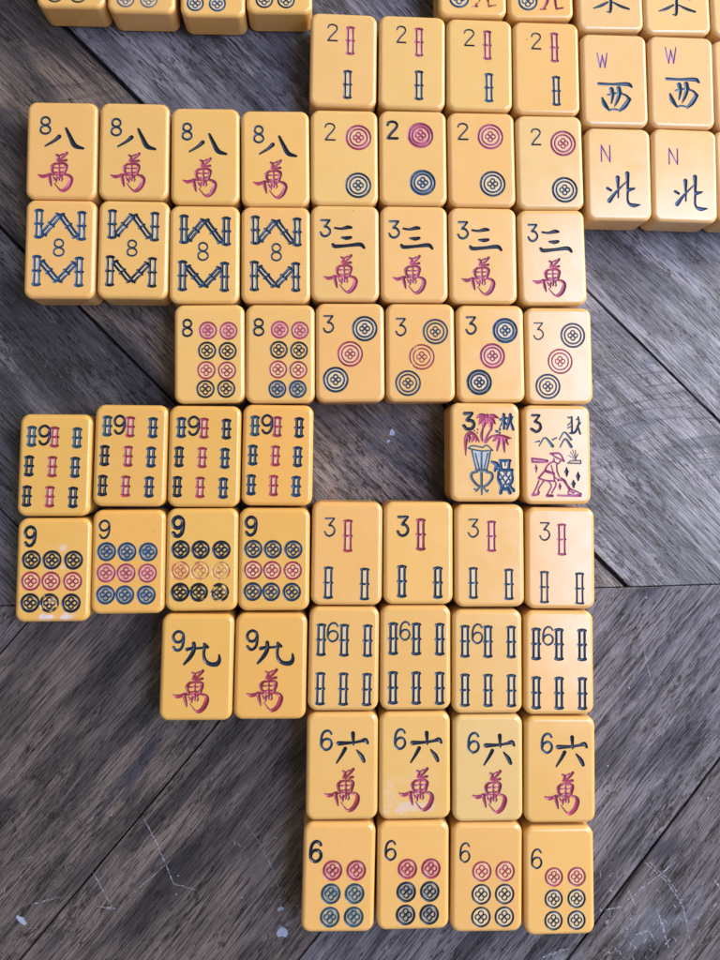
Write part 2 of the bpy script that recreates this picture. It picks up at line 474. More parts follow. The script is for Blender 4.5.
def place(strokes, src, dst, W, L):
    """map glyph box src=(x0,y0,x1,y1; y down) to tile fractions dst=(u0,v0,u1,v1)"""
    sx = (dst[2] - dst[0]) * W / (src[2] - src[0]); sy = (dst[3] - dst[1]) * L / (src[3] - src[1])
    out = []
    for s in strokes:
        P = s['P'].copy()
        P[:, 0] = (dst[0] - .5) * W + (P[:, 0] - src[0]) * sx
        P[:, 1] = (.5 - dst[1]) * L - (P[:, 1] - src[1]) * sy
        P[:, 2] *= (sx + sy) / 2
        out.append({'P': P, 'closed': s['closed']})
    return out

def place_poly(poly, src, dst, W, L):
    sx = (dst[2] - dst[0]) * W / (src[2] - src[0]); sy = (dst[3] - dst[1]) * L / (src[3] - src[1])
    return np.array([((dst[0] - .5) * W + (x - src[0]) * sx, (.5 - dst[1]) * L - (y - src[1]) * sy) for x, y in poly])

DIG = {
    '2': [[(.04, .32), (.14, .10), (.46, 0), (.80, .10), (.92, .36), (.76, .68), (.34, 1.14), (.05, 1.56)], [(.05, 1.57), (.95, 1.57)]],
    '3': [[(.06, .03), (.90, .03)], [(.88, .05), (.40, .64)], [(.40, .64), (.72, .70), (.95, 1.05), (.82, 1.40), (.46, 1.58), (.14, 1.46), (.0, 1.22)]],
    '6': [[(.88, .26), (.70, .05), (.40, .02), (.12, .30), (.02, .85), (.08, 1.34), (.42, 1.58), (.78, 1.44), (.93, 1.10), (.78, .78), (.46, .68), (.16, .84), (.05, 1.08)]],
    '9': [[(.12, 1.34), (.30, 1.55), (.60, 1.58), (.88, 1.30), (.98, .75), (.92, .26), (.58, .02), (.22, .16), (.07, .50), (.22, .82), (.54, .92), (.84, .76), (.95, .52)]],
}
def fat(st, k):
    for s in st: s['P'][:, 2] *= k
    return st

def digit(ch, box, hw, W, L):
    """hw in mm"""
    if ch == '8':
        hw *= 1.25
        x0, v0, x1, v1 = box
        cx = ((x0 + x1) / 2 - .5) * W; w = (x1 - x0) * W; h = (v1 - v0) * L; top = (.5 - v0) * L
        def ell(cy, rx, ry):
            t = np.arange(28) * 2 * math.pi / 28
            return {'P': np.stack([cx + rx * np.cos(t), cy + ry * np.sin(t), np.full(28, hw)], 1), 'closed': True}
        return [ell(top - h * .25, w * .40, h * .25 - hw * .4), ell(top - h * .74, w * .46, h * .26 - hw * .4)]
    st = [S(p, .1, curve=len(p) > 2, n=5) for p in DIG[ch]]
    out = place(st, (0, 0, 1, 1.6), box, W, L)
    for s in out: s['P'][:, 2] = hw * 1.5
    return out

def letter(ch, box, hw, W, L):
    if ch == 'W': st = [S([(0, 0), (.28, 1.6)], .1), S([(.28, 1.6), (.5, .25)], .1), S([(.5, .25), (.76, 1.6)], .1), S([(.76, 1.6), (1, 0)], .1)]
    else: st = [S([(.05, 0), (.05, 1.6)], .1), S([(.05, 0), (.92, 1.6)], .1), S([(.92, 1.6), (.92, 0)], .1)]
    out = place(st, (0, 0, 1, 1.6), box, W, L)
    for s in out: s['P'][:, 2] = hw
    return out

# brush characters, drawn in the units of an enlarged view of the tile face
WAN = [S([(318, 520), (342, 540), (322, 586)], [10, 12, 9]), S([(334, 584), (388, 546), (428, 500)], [9, 11, 13]), S([(346, 530), (392, 512)], [5, 9]), S([(342, 592), (424, 578)], [8, 12]),
       S([(300, 618), (268, 655), (285, 722)], [11, 14, 11]), S([(300, 618), (400, 612)], [9, 11]), S([(400, 614), (426, 640), (408, 712)], [12, 15, 13]),
       S([(350, 618), (352, 790)], [8, 9]), S([(282, 662), (412, 660)], [7, 7]), S([(284, 714), (406, 706)], [8, 9]),
       S([(126, 738), (178, 756), (262, 728)], [6, 16, 9]), S([(240, 735), (256, 800), (270, 856)], [15, 14, 7]), S([(262, 738), (430, 732)], [8, 8]),
       S([(412, 732), (462, 748), (478, 790), (450, 862), (402, 904), (362, 898), (300, 826)], [9, 14, 20, 20, 16, 8, 4]),
       S([(288, 762), (322, 802)], [8, 8]), S([(298, 790), (348, 762), (388, 746)], [7, 8, 7]), S([(326, 760), (320, 816)], [9, 7]), S([(376, 760), (386, 786), (374, 802)], [8, 8, 6])]
WAN_BOX = (120, 494, 496, 912)
JIU = [S([(255, 285), (322, 268)], [15, 12]), S([(325, 226), (328, 290), (292, 360), (230, 430)], [17, 17, 17, 10]), S([(330, 275), (432, 268)], [10, 11]), S([(434, 232), (470, 262)], [13, 13]),
       S([(440, 248), (432, 330), (452, 396), (502, 428), (566, 428), (594, 392), (591, 338)], [15, 12, 16, 17, 20, 16, 8])]
JIU_BOX = (220, 210, 612, 446)
LIU = [S([(480, 182), (486, 300)], [18, 9]), S([(328, 286), (470, 280), (560, 266), (610, 254), (636, 286)], [20, 12, 13, 19, 12]), S([(400, 340), (366, 402), (310, 488)], [17, 14, 8]),
       S([(522, 358), (572, 420), (597, 472)], [7, 18, 16])]
LIU_BOX = (302, 164, 650, 498)
SAN = [S([(218, 210), (282, 218), (350, 202), (388, 204)], [10, 11, 17, 12]), S([(288, 315), (340, 320), (384, 312)], [9, 17, 13]), S([(196, 392), (222, 412), (350, 402), (480, 388), (522, 424)], [14, 17, 14, 18, 12])]
SAN_BOX = (182, 184, 538, 436)
BA = [S([(236, 545), (216, 562), (180, 583)], [7, 5, 3]), S([(263, 513), (280, 546), (300, 580), (334, 591)], [4.5, 6.5, 8, 4])]
BA_BOX = (176, 508, 338, 596)
XI = [S([(150, 485), (300, 488), (470, 484), (512, 512)], [12, 11, 17, 10]), S([(290, 545), (302, 612), (285, 700)], [20, 14, 7]), S([(246, 608), (330, 590)], [8, 8]), S([(370, 534), (376, 592), (350, 670), (318, 735)], [20, 17, 14, 5]),
      S([(300, 592), (400, 578)], [7, 7]), S([(395, 590), (450, 612), (484, 652)], [8, 10, 14]), S([(484, 652), (430, 730), (372, 784)], [16, 19, 10]), S([(256, 780), (310, 766), (372, 778)], [8, 8, 8]), S([(186, 646), (210, 712), (256, 776)], [9, 19, 9])]
XI_BOX = (138, 468, 524, 794)
BEI = [S([(318, 464), (320, 560), (320, 684)], [19, 11, 7]), S([(200, 585), (240, 606)], [13, 11]), S([(218, 722), (300, 620), (420, 502)], [19, 11, 6]), S([(428, 416), (430, 520), (422, 720)], [19, 13, 9]),
       S([(442, 595), (505, 580)], [17, 8]), S([(422, 700), (440, 748), (490, 766), (562, 758)], [9, 12, 17, 6])]
BEI_BOX = (190, 398, 570, 784)
DONG = [S([(265, -160), (345, -165)], 7), S([(250, -130), (250, -44)], 7), S([(250, -130), (360, -132)], 6), S([(360, -132), (358, -44)], 8), S([(252, -88), (356, -88)], 5), S([(252, -46), (356, -46)], 6),
        S([(302, -180), (304, -40), (300, 40), (286, 46)], [8, 7, 7, 3]), S([(290, -8), (262, 12), (230, 27)], [5, 7, 3]), S([(312, -8), (345, 14), (378, 28)], [4, 7, 5])]
DONG_BOX = (225, -185, 382, 50)

BLUE = (.009, .032, .060); NAVY = (.006, .013, .026); SKY = (.012, .052, .105); TEAL = (.016, .062, .080)
RED = (.30, .034, .052); PINK = (.32, .042, .085); ROSE = (.32, .05, .10); VIO = (.17, .035, .22); GREY = (.17, .145, .13)
OLIVE = (.05, .045, .02)

def mk(name, shapes, color, wear=0.0, wash=None, wmat=None, label=None):
    return dict(name=name, shapes=shapes, color=color, wear=wear, wash=wash or [], wmat=wmat, label=label)

def dot(u, v, rf, color, W, L, big=False, hw=None, wash=None, wear=0.0, label=None):
    r = rf * W; lim = W / 2 - RF - .14 - r
    liy = L / 2 - RF - .14 - r
    x, y = min(max((u - .5) * W, -lim), lim), min(max((.5 - v) * L, -liy), liy)
    sh = []
    if big:
        hw = (hw or .22) * 1.9
        sh += [RING(x, y, r - hw, hw, 48), RING(x, y, r * .655, hw * .85, 40)]
        e = r * .40
    else:
        hw = (hw or .30) * 1.28
        sh += [RING(x, y, r - hw, hw, 40)]
        e = r * .60
    po, pr, ph = e * .54, e * .42, max(.21, hw * .70)
    for a in range(4):
        t = a * math.pi / 2
        sh.append(RING(x + po * math.cos(t), y + po * math.sin(t), pr, ph, 14))
    sh.append(S([(x - e * .10, y), (x + e * .10, y)], ph * .9)); sh.append(S([(x, y - e * .10), (x, y + e * .10)], ph * .9))
    t = np.arange(40) * 2 * math.pi / 40
    po_ = np.stack([x + (r - hw) * np.cos(t), y + (r - hw) * np.sin(t)], 1)
    return mk('dot', sh, color, wear, [po_] if wash else [], wash, label)

def stick(u, v0, v1, wmm, color, W, L, hw=.21, wash=None, wear=0.0, a=None, label=None):
    """upright stick from v0 to v1 at u; or a=(u0,v0,u1,v1) for a slanted one"""
    if a: p0 = np.array([(a[0] - .5) * W, (.5 - a[1]) * L]); p1 = np.array([(a[2] - .5) * W, (.5 - a[3]) * L])
    else: p0 = np.array([(u - .5) * W, (.5 - v0) * L]); p1 = np.array([(u - .5) * W, (.5 - v1) * L])
    d = p1 - p0; ln = np.hypot(*d); d /= ln; n = np.array([-d[1], d[0]]); h = wmm / 2 - hw
    g = lambda s, t: tuple(p0 + d * t + n * s)
    hw *= 1.75; h -= hw * .38
    hc = hw * 1.25
    sh = []
    for s in (-1, 1):
        sh.append(S([g(s * h, hc), g(s * h * .97, ln * .46), g(s * h * 1.22, ln * .5), g(s * h * .97, ln * .54), g(s * h, ln - hc)], hw, n=3))
    sh.append(S([g(-h - hw * .8, hc * 1.35), g(0, hc * .95), g(h + hw * .8, hc * 1.35)], [hc * .85, hc, hc * .85]))
    sh.append(S([g(-h - hw * .8, ln - hc * 1.35), g(0, ln - hc * .95), g(h + hw * .8, ln - hc * 1.35)], [hc * .85, hc, hc * .85]))
    sh.append(S([g(-h - hw * 1.1, ln * .5), g(h + hw * 1.1, ln * .5)], hw * .95, curve=False))
    po = np.array([g(-h, hc), g(h, hc), g(h, ln - hc), g(-h, ln - hc)])
    return mk('bamboo_stick', sh, color, wear, [po] if wash else [], wash, label)

# ------------------------------------------------------------------ tile builder
RC, RF = 2.9, 1.42
def rrect(W, L, inset, seg=7):
    hw, hl = W / 2 - inset, L / 2 - inset
    r = max(RC - inset, .7)
    out, nor = [], []
    for cx, cy, a0 in ((hw - r, hl - r, 0), (-hw + r, hl - r, 90), (-hw + r, -hl + r, 180), (hw - r, -hl + r, 270)):
        for i in range(seg + 1):
            a = math.radians(a0 + 90 * i / seg)
            out.append((cx + r * math.cos(a), cy + r * math.sin(a))); nor.append((math.cos(a), math.sin(a)))
    return out, nor

def seg_dist(P, A, B, ra, rb):
    """signed: distance of points P to the segments A-B minus the local half width; also the best (d, r)"""
    AB = B - A; l2 = np.maximum((AB ** 2).sum(1), 1e-12)
    AP = P[:, None, :] - A[None]
    t = np.clip((AP * AB[None]).sum(2) / l2[None], 0, 1)
    D = np.sqrt(((AP - t[..., None] * AB[None]) ** 2).sum(2))
    Rr = ra[None] + t * (rb - ra)[None]
    i = np.argmin(D - Rr, axis=1); k = np.arange(len(P))
    return D[k, i], Rr[k, i]

def in_poly(P, poly):
    x, y = P[:, 0], P[:, 1]; c = np.zeros(len(P), bool)
    for i in range(len(poly)):
        (x1, y1), (x2, y2) = poly[i - 1], poly[i]
        if y1 == y2: continue
        m = ((y1 > y) != (y2 > y)) & (x < (x2 - x1) * (y - y1) / (y2 - y1) + x1)
        c ^= m
    return c

def outline(s):
    """list of (points, closed) constraint lines for one stroke: both edges with round ends, and inner lines"""
    P = s['P']; xy, r = P[:, :2], P[:, 2]; n = len(P)
    if s['closed']:
        c = xy.mean(0); d = xy - c; ln = np.hypot(*d.T)[:, None]; u = d / ln
        res = [(xy + u * r[:, None], True), (xy, True)]
        if ln.min() - r.max() > .08: res.append((xy - u * r[:, None], True))
        return res
    t = np.empty_like(xy); t[1:-1] = xy[2:] - xy[:-2]; t[0] = xy[1] - xy[0]; t[-1] = xy[-1] - xy[-2]
    t /= np.maximum(np.hypot(*t.T), 1e-9)[:, None]; nn = np.stack([-t[:, 1], t[:, 0]], 1)
    def loop(k):
        pts = list(xy + nn * (r * k)[:, None])
        a = math.atan2(nn[-1, 1], nn[-1, 0])
        for j in range(1, 5): pts.append(xy[-1] + r[-1] * k * np.array([math.cos(a - math.pi * j / 5), math.sin(a - math.pi * j / 5)]))
        pts += list((xy - nn * (r * k)[:, None])[::-1])
        a = math.atan2(-nn[0, 1], -nn[0, 0])
        for j in range(1, 5): pts.append(xy[0] + r[0] * k * np.array([math.cos(a - math.pi * j / 5), math.sin(a - math.pi * j / 5)]))
        return np.array(pts)
    res = [(loop(1.0), True), (xy, False)]
    if r.max() > .42: res.append((loop(.55), True))
    return res

def build_tile(x, y, rot, W, L, marks, color, label, group, mat=None):
    root = bpy.data.objects.new('mahjong_tile', None)
    root.empty_display_size = .005
    COL.objects.link(root)
    root.location = (x * MM, y * MM, 0); root.rotation_euler = (0, 0, math.radians(rot))
    root['label'] = label; root['category'] = 'mahjong tile'; root['group'] = group
    # --- face: constrained triangulation of the flat top with every stroke edge in it
    rim, rn = rrect(W, L, RF)
    vs = [Vector(p) for p in rim]; es = [(i, (i + 1) % len(rim)) for i in range(len(rim))]
    lx, ly = W / 2 - RF - .12, L / 2 - RF - .12
    def addline(pts, closed):
        b = len(vs); n = len(pts)
        for p in pts: vs.append(Vector((min(max(p[0], -lx), lx), min(max(p[1], -ly), ly))))
        es.extend((b + i, b + (i + 1) % n) for i in range(n if closed else n - 1))
    for m in marks:
        for s in m['shapes']:
            for pts, cl in outline(s): addline(pts, cl)
        for po in m['wash']: addline(po, True)
    ov, oe, of, orig, _, _ = delaunay_2d_cdt(vs, es, [], 0, 1e-5)
    V2 = np.array([(p[0], p[1]) for p in ov]); T = np.array([list(f) for f in of])
    A = V2[T]
    cr = (A[:, 1, 0] - A[:, 0, 0]) * (A[:, 2, 1] - A[:, 0, 1]) - (A[:, 1, 1] - A[:, 0, 1]) * (A[:, 2, 0] - A[:, 0, 0])
    T[cr < 0] = T[cr < 0][:, ::-1]
    T = T[np.abs(cr) > 1e-9]
    Cn = V2[T].mean(1)
    owner = np.full(len(T), -1); iswash = np.zeros(len(T), bool)
    depth = np.zeros(len(V2))
    for mi, m in enumerate(marks):
        ins = np.zeros(len(T), bool)
        for s in m['shapes']:
            P = s['P']
            if s['closed']: A_, B_ = P, np.roll(P, -1, 0)
            else: A_, B_ = P[:-1], P[1:]
            lo, hi = P[:, :2].min(0) - P[:, 2].max() - .05, P[:, :2].max(0) + P[:, 2].max() + .05
            ix = np.where(np.all((Cn >= lo) & (Cn <= hi), axis=1))[0]
            if len(ix):
                d, r = seg_dist(Cn[ix], A_[:, :2], B_[:, :2], A_[:, 2], B_[:, 2])
                ins[ix[d < r]] = True
            iv = np.where(np.all((V2 >= lo) & (V2 <= hi), axis=1))[0]
            if len(iv):
                d, r = seg_dist(V2[iv], A_[:, :2], B_[:, :2], A_[:, 2], B_[:, 2])
                dm = np.minimum(.95 * r, .5)
                depth[iv] = np.maximum(depth[iv], dm * np.clip(1 - (d / r) ** 2, 0, 1))
        owner[ins & (owner < 0)] = mi
    for mi, m in enumerate(marks):
        for po in m['wash']:
            ix = in_poly(Cn, po) & (owner < 0)
            owner[ix] = mi; iswash |= ix
    # vertices touching a triangle outside every groove stay on the face
    flat = np.zeros(len(V2), bool); flat[T[(owner < 0) | iswash].ravel()] = True
    depth[flat] = 0
    Z = TH - depth
    # --- body
    K = len(rim); rings = []
    prof = [(0.0, RF * .9, -1.0, 0.0)]
    for i in range(1, 6):
        a = math.radians(90 * i / 5); prof.append((RF * .9 * (1 - math.sin(a)), RF * .9 * (1 - math.sin(a)), 0, 0))
    prof = []
    for i in range(0, 6):
        a = math.radians(90 * i / 5); prof.append((RF * (1 - math.cos(a)), RF * (1 - math.sin(a)), math.sin(a), -math.cos(a)))
    for i in range(0, 7):
        a = math.radians(90 * i / 7); prof.append((TH - RF * (1 - math.sin(a)), RF * (1 - math.cos(a)), math.cos(a), math.sin(a)))
    BV, BN, BF = [], [], []
    for z, ins_, hn, vn in prof:
        p, nr = rrect(W, L, ins_)
        for (px, py), (nx, ny) in zip(p, nr):
            BV.append((px * MM, py * MM, z * MM)); BN.append((nx * hn, ny * hn, vn))
    nR = len(prof)
    for r in range(nR - 1):
        for i in range(K):
            j = (i + 1) % K
            BF.append((r * K + i, r * K + j, (r + 1) * K + j, (r + 1) * K + i))
    BF.append(tuple(range(K - 1, -1, -1)))
    # cap
    rimmap = {}
    for oi_, lst in enumerate(orig):
        for q in lst:
            if q < K: rimmap[q] = oi_
    Tb = T[owner < 0]
    used = np.unique(np.concatenate([Tb.ravel(), np.array([rimmap[i] for i in range(K)])]))
    idx = {int(u): len(BV) + i for i, u in enumerate(used)}
    for u in used:
        BV.append((V2[u, 0] * MM, V2[u, 1] * MM, TH * MM)); BN.append((0, 0, 1))
    BF.extend(tuple(idx[int(a)] for a in t) for t in Tb)
    b0 = (nR - 1) * K
    for i in range(K):
        j = (i + 1) % K
        BF.append((b0 + i, b0 + j, idx[rimmap[j]], idx[rimmap[i]]))
    body = meshobj('tile_body', BV, BF, [mat or M_TILE], root, True, color=color)
    body.data.normals_split_custom_set_from_vertices(BN)
    # --- marks
    for mi, m in enumerate(marks):
        sel = owner == mi
        if not sel.any(): continue
        Tm = T[sel]; wsh = iswash[sel]
        used = np.unique(Tm.ravel()); lut = np.full(len(V2), -1); lut[used] = np.arange(len(used))
        # film faces keep their own vertices so that the groove edge stays crisp
        verts = [(V2[u, 0] * MM, V2[u, 1] * MM, Z[u] * MM) for u in used]
        faces = []
        wl = {}
        for t, wf in zip(Tm, wsh):
            if wf:
                f = []
                for a in t:
                    a = int(a)
                    if a not in wl:
                        wl[a] = len(verts); verts.append((V2[a, 0] * MM, V2[a, 1] * MM, TH * MM))
                    f.append(wl[a])
                faces.append(tuple(f))
            else:
                faces.append(tuple(int(lut[a]) for a in t))
        ms = [M_PAINT] + ([m['wmat']] if m['wmat'] else [])
        o = meshobj(m['name'], verts, faces, ms, root, True, [int(bool(q)) if m['wmat'] else 0 for q in wsh], m['color'])
        o['wear'] = float(m['wear'])
        if m['label']: o['label'] = m['label']
    return root

# ------------------------------------------------------------------ where each tile lies: x, y (mm), turn (deg), width, length (mm)
POS = {
    'b2_1': (10.23, 128.52, -0.82, 21.88, 31.69),
    'b2_2': (32.84, 128.36, -0.72, 21.94, 31.75),
    'b2_3': (55.21, 128.04, -0.46, 21.8, 31.36),
    'b2_4': (77.62, 127.48, -0.11, 22.16, 31.75),
    'd2_1': (10.53, 95.83, 0.27, 21.77, 31.6),
    'd2_2': (32.91, 96.13, 0.17, 22.0, 31.56),
    'd2_3': (55.44, 95.97, 0.34, 22.07, 31.63),
    'd2_4': (78.04, 95.45, 0.41, 22.18, 31.62),
    'w3_1': (10.74, 64.27, 0.15, 21.9, 31.29),
    'w3_2': (32.98, 64.29, 0.1, 21.73, 31.53),
    'w3_3': (55.41, 64.07, -0.04, 22.08, 31.53),
    'w3_4': (78.2, 63.76, 0.77, 22.11, 31.51),
    'd3_1': (12.33, 32.26, 0.29, 21.84, 31.58),
    'd3_2': (34.77, 32.32, 0.11, 22.07, 31.58),
    'd3_3': (57.36, 32.1, 0.14, 21.98, 31.34),
    'd3_4': (79.57, 31.53, 0.11, 21.88, 31.25),
    'w8_1': (-79.2, 96.39, 0.44, 22.04, 31.75),
    'w8_2': (-56.59, 96.63, 0.17, 21.96, 31.67),
    'w8_3': (-34.06, 95.43, 0.56, 21.79, 31.75),
    'w8_4': (-11.71, 95.15, 0.78, 21.94, 31.6),
    'b8_1': (-78.83, 64.51, 0.15, 21.89, 31.59),
    'b8_2': (-56.18, 64.63, -0.21, 22.01, 31.59),
    'b8_3': (-33.87, 63.37, 0.31, 22.07, 31.57),
    'b8_4': (-11.36, 63.48, 0.45, 21.99, 31.33),
    'd8_1': (-31.9, 31.65, 0.88, 21.97, 31.18),
    'd8_2': (-9.76, 31.76, 0.24, 21.81, 31.34),
    'b9_1': (-78.6, -2.97, -0.39, 21.92, 31.25),
    'b9_2': (-55.74, -0.12, -0.6, 22.32, 31.36),
    'b9_3': (-33.07, -0.41, -0.49, 22.27, 31.36),
    'b9_4': (-10.44, -0.12, -0.75, 22.04, 31.41),
    'd9_1': (-78.08, -34.75, -0.14, 22.25, 31.15),
    'd9_2': (-55.68, -32.53, -0.03, 22.22, 31.44),
    'd9_3': (-33.38, -32.08, -0.04, 22.01, 31.19),
    'd9_4': (-11.28, -32.18, -0.39, 21.89, 31.31),
    'w9_1': (-34.52, -64.38, -0.96, 22.0, 31.75),
    'w9_2': (-12.18, -64.46, -0.85, 21.92, 31.75),
    'f_1': (55.05, 0.64, -0.46, 22.32, 31.26),
    'f_2': (78.2, -0.23, -0.5, 21.93, 31.49),
    'b3_1': (11.25, -30.6, -0.81, 22.04, 31.75),
    'b3_2': (33.56, -30.68, -0.56, 21.8, 31.65),
    'b3_3': (56.02, -31.72, -0.47, 22.07, 31.75),
    'b3_4': (78.62, -32.72, -1.01, 22.1, 31.52),
    'b6_1': (10.2, -62.56, -1.04, 21.66, 31.27),
    'b6_2': (32.43, -62.63, -0.62, 21.92, 31.57),
    'b6_3': (54.8, -64.14, -0.72, 21.95, 31.49),
    'b6_4': (77.4, -64.86, -1.08, 22.06, 31.68),
    'w6_1': (9.68, -94.48, -0.68, 21.88, 31.64),
    'w6_2': (31.94, -94.86, -0.5, 21.88, 31.75),
    'w6_3': (54.5, -96.14, -0.82, 21.72, 31.72),
    'w6_4': (77.01, -97.13, -1.24, 22.21, 31.75),
    'd6_1': (8.6, -126.75, -1.51, 21.84, 31.72),
    'd6_2': (31.15, -126.95, -0.81, 21.84, 31.45),
    'd6_3': (53.65, -128.22, -1.34, 21.87, 31.75),
    'd6_4': (76.05, -129.83, -0.76, 21.67, 31.75),
    'W_1': (100.58, 123.94, -0.07, 22.26, 31.75),
    'W_2': (123.41, 123.81, -0.52, 22.29, 31.68),
    'N_1': (101.03, 91.85, -0.34, 21.86, 31.15),
    'N_2': (123.32, 91.79, -1.19, 22.14, 31.55),
    'D_1': (-77.92, 159.3, 0.52, 21.63, 31.5),
    'D_2': (-55.44, 158.3, 0.5, 21.68, 31.5),
    'D_3': (-32.48, 157.73, 0.75, 20.93, 31.5),
    'D_4': (-10.94, 159.48, 1.04, 21.47, 31.5),
    'Fa': (53.04, 160.2, 0.51, 22.92, 31.5),
    'Fb': (75.87, 159.93, 1.29, 22.16, 31.5),
    'E_1': (99.71, 156.63, 0.73, 22.51, 31.5),
    'E_2': (122.61, 156.16, 0.98, 22.92, 31.5),
    'E_3': (145.87, 156.12, 0.98, 22.63, 31.5),
    'W_3': (145.86, 123.1, 0.73, 22.57, 31.5),
    'N_3': (145.2, 91.74, 0.49, 22.51, 31.5),
}
# ------------------------------------------------------------------ what is engraved on each tile
def sw(c, k=.06):
    return tuple(max(0, min(1, q * random.uniform(1 - k * .5, 1 + k * .5))) for q in c)
AMBER = (.75, .41, .092); HONEY = (.75, .43, .122); PEACH = (.75, .435, .135); CREAM = (.75, .45, .145); PALE = (.75, .465, .185)
ORD = ('leftmost', 'second from left', 'third from left', 'rightmost')
JOBS = []
def job(key, marks, color, label, group, mat=None):
    x, y, a, W, L = POS[key]
    JOBS.append((key, x, y, a, W, L, marks(W, L), sw(color), label, group, mat))

def b2(num, red, blue, rc, bc, hw=.19):
    return lambda W, L: [mk('numeral', digit('2', num, hw, W, L), NAVY),
        stick(red[0], red[1], red[2], 2.35, rc, W, L, wash=M_WASHP, label='pink engraved bamboo stick'), stick(blue[0], blue[1], blue[2], 2.35, bc, W, L, wash=M_WASHB)]
g = 'two of bamboos tiles'
job('b2_1', b2((.255, .13, .41, .305), (.597, .14, .45), (.565, .61, .92), ROSE, BLUE), CREAM, 'two of bamboos tile beside bare wood, leftmost, lower stick set left of upper', g)
job('b2_2', b2((.26, .125, .405, .30), (.597, .13, .445), (.60, .59, .91), ROSE, BLUE), CREAM, 'second two of bamboos tile from left, above the two of dots with bold numeral', g)
job('b2_3', b2((.26, .124, .42, .30), (.615, .124, .45), (.635, .59, .91), ROSE, SKY), CREAM, 'third two of bamboos tile from left, below the cut off tile with worn pink figure', g)
job('b2_4', b2((.27, .13, .42, .30), (.62, .115, .44), (.635, .585, .91), ROSE, BLUE), CREAM, 'rightmost two of bamboos tile, against the tile marked W', g)

def d2(num, r, b, rc, bc, hw=.19, dh=.2, wash=False):
    return lambda W, L: [mk('numeral', digit('2', num, hw, W, L), NAVY),
        dot(r[0], r[1], .195, rc, W, L, True, dh, M_WASHR if wash else M_WASHP, label='pink engraved dot'), dot(b[0], b[1], .195, bc, W, L, True, dh, M_WASHB)]
g = 'two of dots tiles'
job('d2_1', d2((.21, .15, .365, .325), (.707, .293), (.70, .795), PINK, BLUE), CREAM, 'two of dots tile, leftmost, touching an eight of characters tile', g)
job('d2_2', d2((.115, .125, .275, .305), (.607, .265), (.633, .765), ROSE, SKY, .3, .25, True), PEACH, 'two of dots tile with bold dark numeral and strongly painted rings', g)
job('d2_3', d2((.145, .125, .30, .295), (.63, .26), (.65, .76), ROSE, BLUE, .21), PEACH, 'two of dots tile with thin numeral near its left edge, third from left', g)
job('d2_4', d2((.225, .15, .37, .32), (.70, .30), (.705, .795), ROSE, BLUE, .19), PALE, 'two of dots tile, rightmost, beside the tile marked N', g)

def chars(numch, num, glyph, gbox, gdst, wdst, wc, hw=.27, nc=BLUE, ww=0.0, wl=None):
    return lambda W, L: [mk('numeral', digit(numch, num, hw, W, L), nc), mk('character', fat(place(glyph, gbox, gdst, W, L), 1.25), NAVY),
        mk('character', fat(place(WAN, WAN_BOX, wdst, W, L), 1.27), wc, ww, label=wl or 'pink engraved character')]
g = 'three of characters tiles'
for i, (k, num, dx) in enumerate((('w3_1', (.14, .158, .285, .33), .01), ('w3_2', (.13, .163, .28, .337), 0), ('w3_3', (.13, .155, .28, .33), 0), ('w3_4', (.145, .16, .285, .335), .015))):
    lab = ('three of characters tile, leftmost, beside an eight of bamboos tile', 'three of characters tile, second from left, below the two of dots with bold numeral',
           'three of characters tile, third from left, above the three of dots with brightest paint', 'three of characters tile, rightmost, beside bare wood under the N tiles')[i]
    job(k, chars('3', num, SAN, SAN_BOX, (.29 + dx, .215, .79 + dx, .455), (.17 + dx, .52, .665 + dx, .91), ROSE if i else PINK), CREAM, lab, g)

def d3(num, a, b, c, cols, hw=.22, dh=.2, ws=(1, 1, 1), wr=0):
    return lambda W, L: [mk('numeral', digit('3', num, hw, W, L), NAVY), dot(a[0], a[1], .188, cols[0], W, L, True, dh, M_WASHB if ws[0] else None),
        dot(b[0], b[1], .188, cols[1], W, L, True, dh * .85, M_WASHP if ws[1] else None, wr, label='pink engraved dot'), dot(c[0], c[1], .188, cols[2], W, L, True, dh, M_WASHB if ws[2] else None)]
g = 'three of dots tiles'
job('d3_1', d3((.113, .13, .26, .30), (.71, .26), (.495, .516), (.284, .775), (BLUE, RED, BLUE)), (.75, .42, .13), 'three of dots tile, leftmost, beside an eight of dots tile', g)
job('d3_2', d3((.145, .155, .29, .33), (.715, .287), (.513, .545), (.31, .81), (BLUE, RED, BLUE), .22, .18, (0, 0, 0), .45), (.75, .42, .13), 'three of dots tile with faint orange middle dot, above the bare gap', g)
job('d3_3', d3((.143, .125, .29, .30), (.715, .263), (.52, .525), (.32, .795), (SKY, ROSE, BLUE), .26, .24), PEACH, 'three of dots tile with brightest blue and magenta paint, above vase flower tile', g)
job('d3_4', d3((.13, .16, .275, .335), (.71, .29), (.51, .56), (.32, .825), (BLUE, RED, BLUE), .17, .18, (0, 0, 0), .2), PEACH, 'three of dots tile with thin numeral, rightmost, at edge of bare wood', g)

g = 'eight of characters tiles'
for i, (k, num, wr) in enumerate((('w8_1', (.19, .16, .34, .34), 0), ('w8_2', (.165, .17, .315, .35), 0), ('w8_3', (.16, .165, .305, .34), .35), ('w8_4', (.185, .165, .33, .345), 0))):
    lab = ('eight of characters tile, leftmost, at the corner nearest the left edge', 'eight of characters tile, second from left, right of the corner tile',
           'eight of characters tile whose pink character is worn at its foot', 'eight of characters tile, rightmost, touching the leftmost two of dots tile')[i]
    job(k, chars('8', num, BA, BA_BOX, (.255, .265, .82, .495), (.17, .525, .665, .92), PINK, .30, BLUE, wr), HONEY, lab, g)

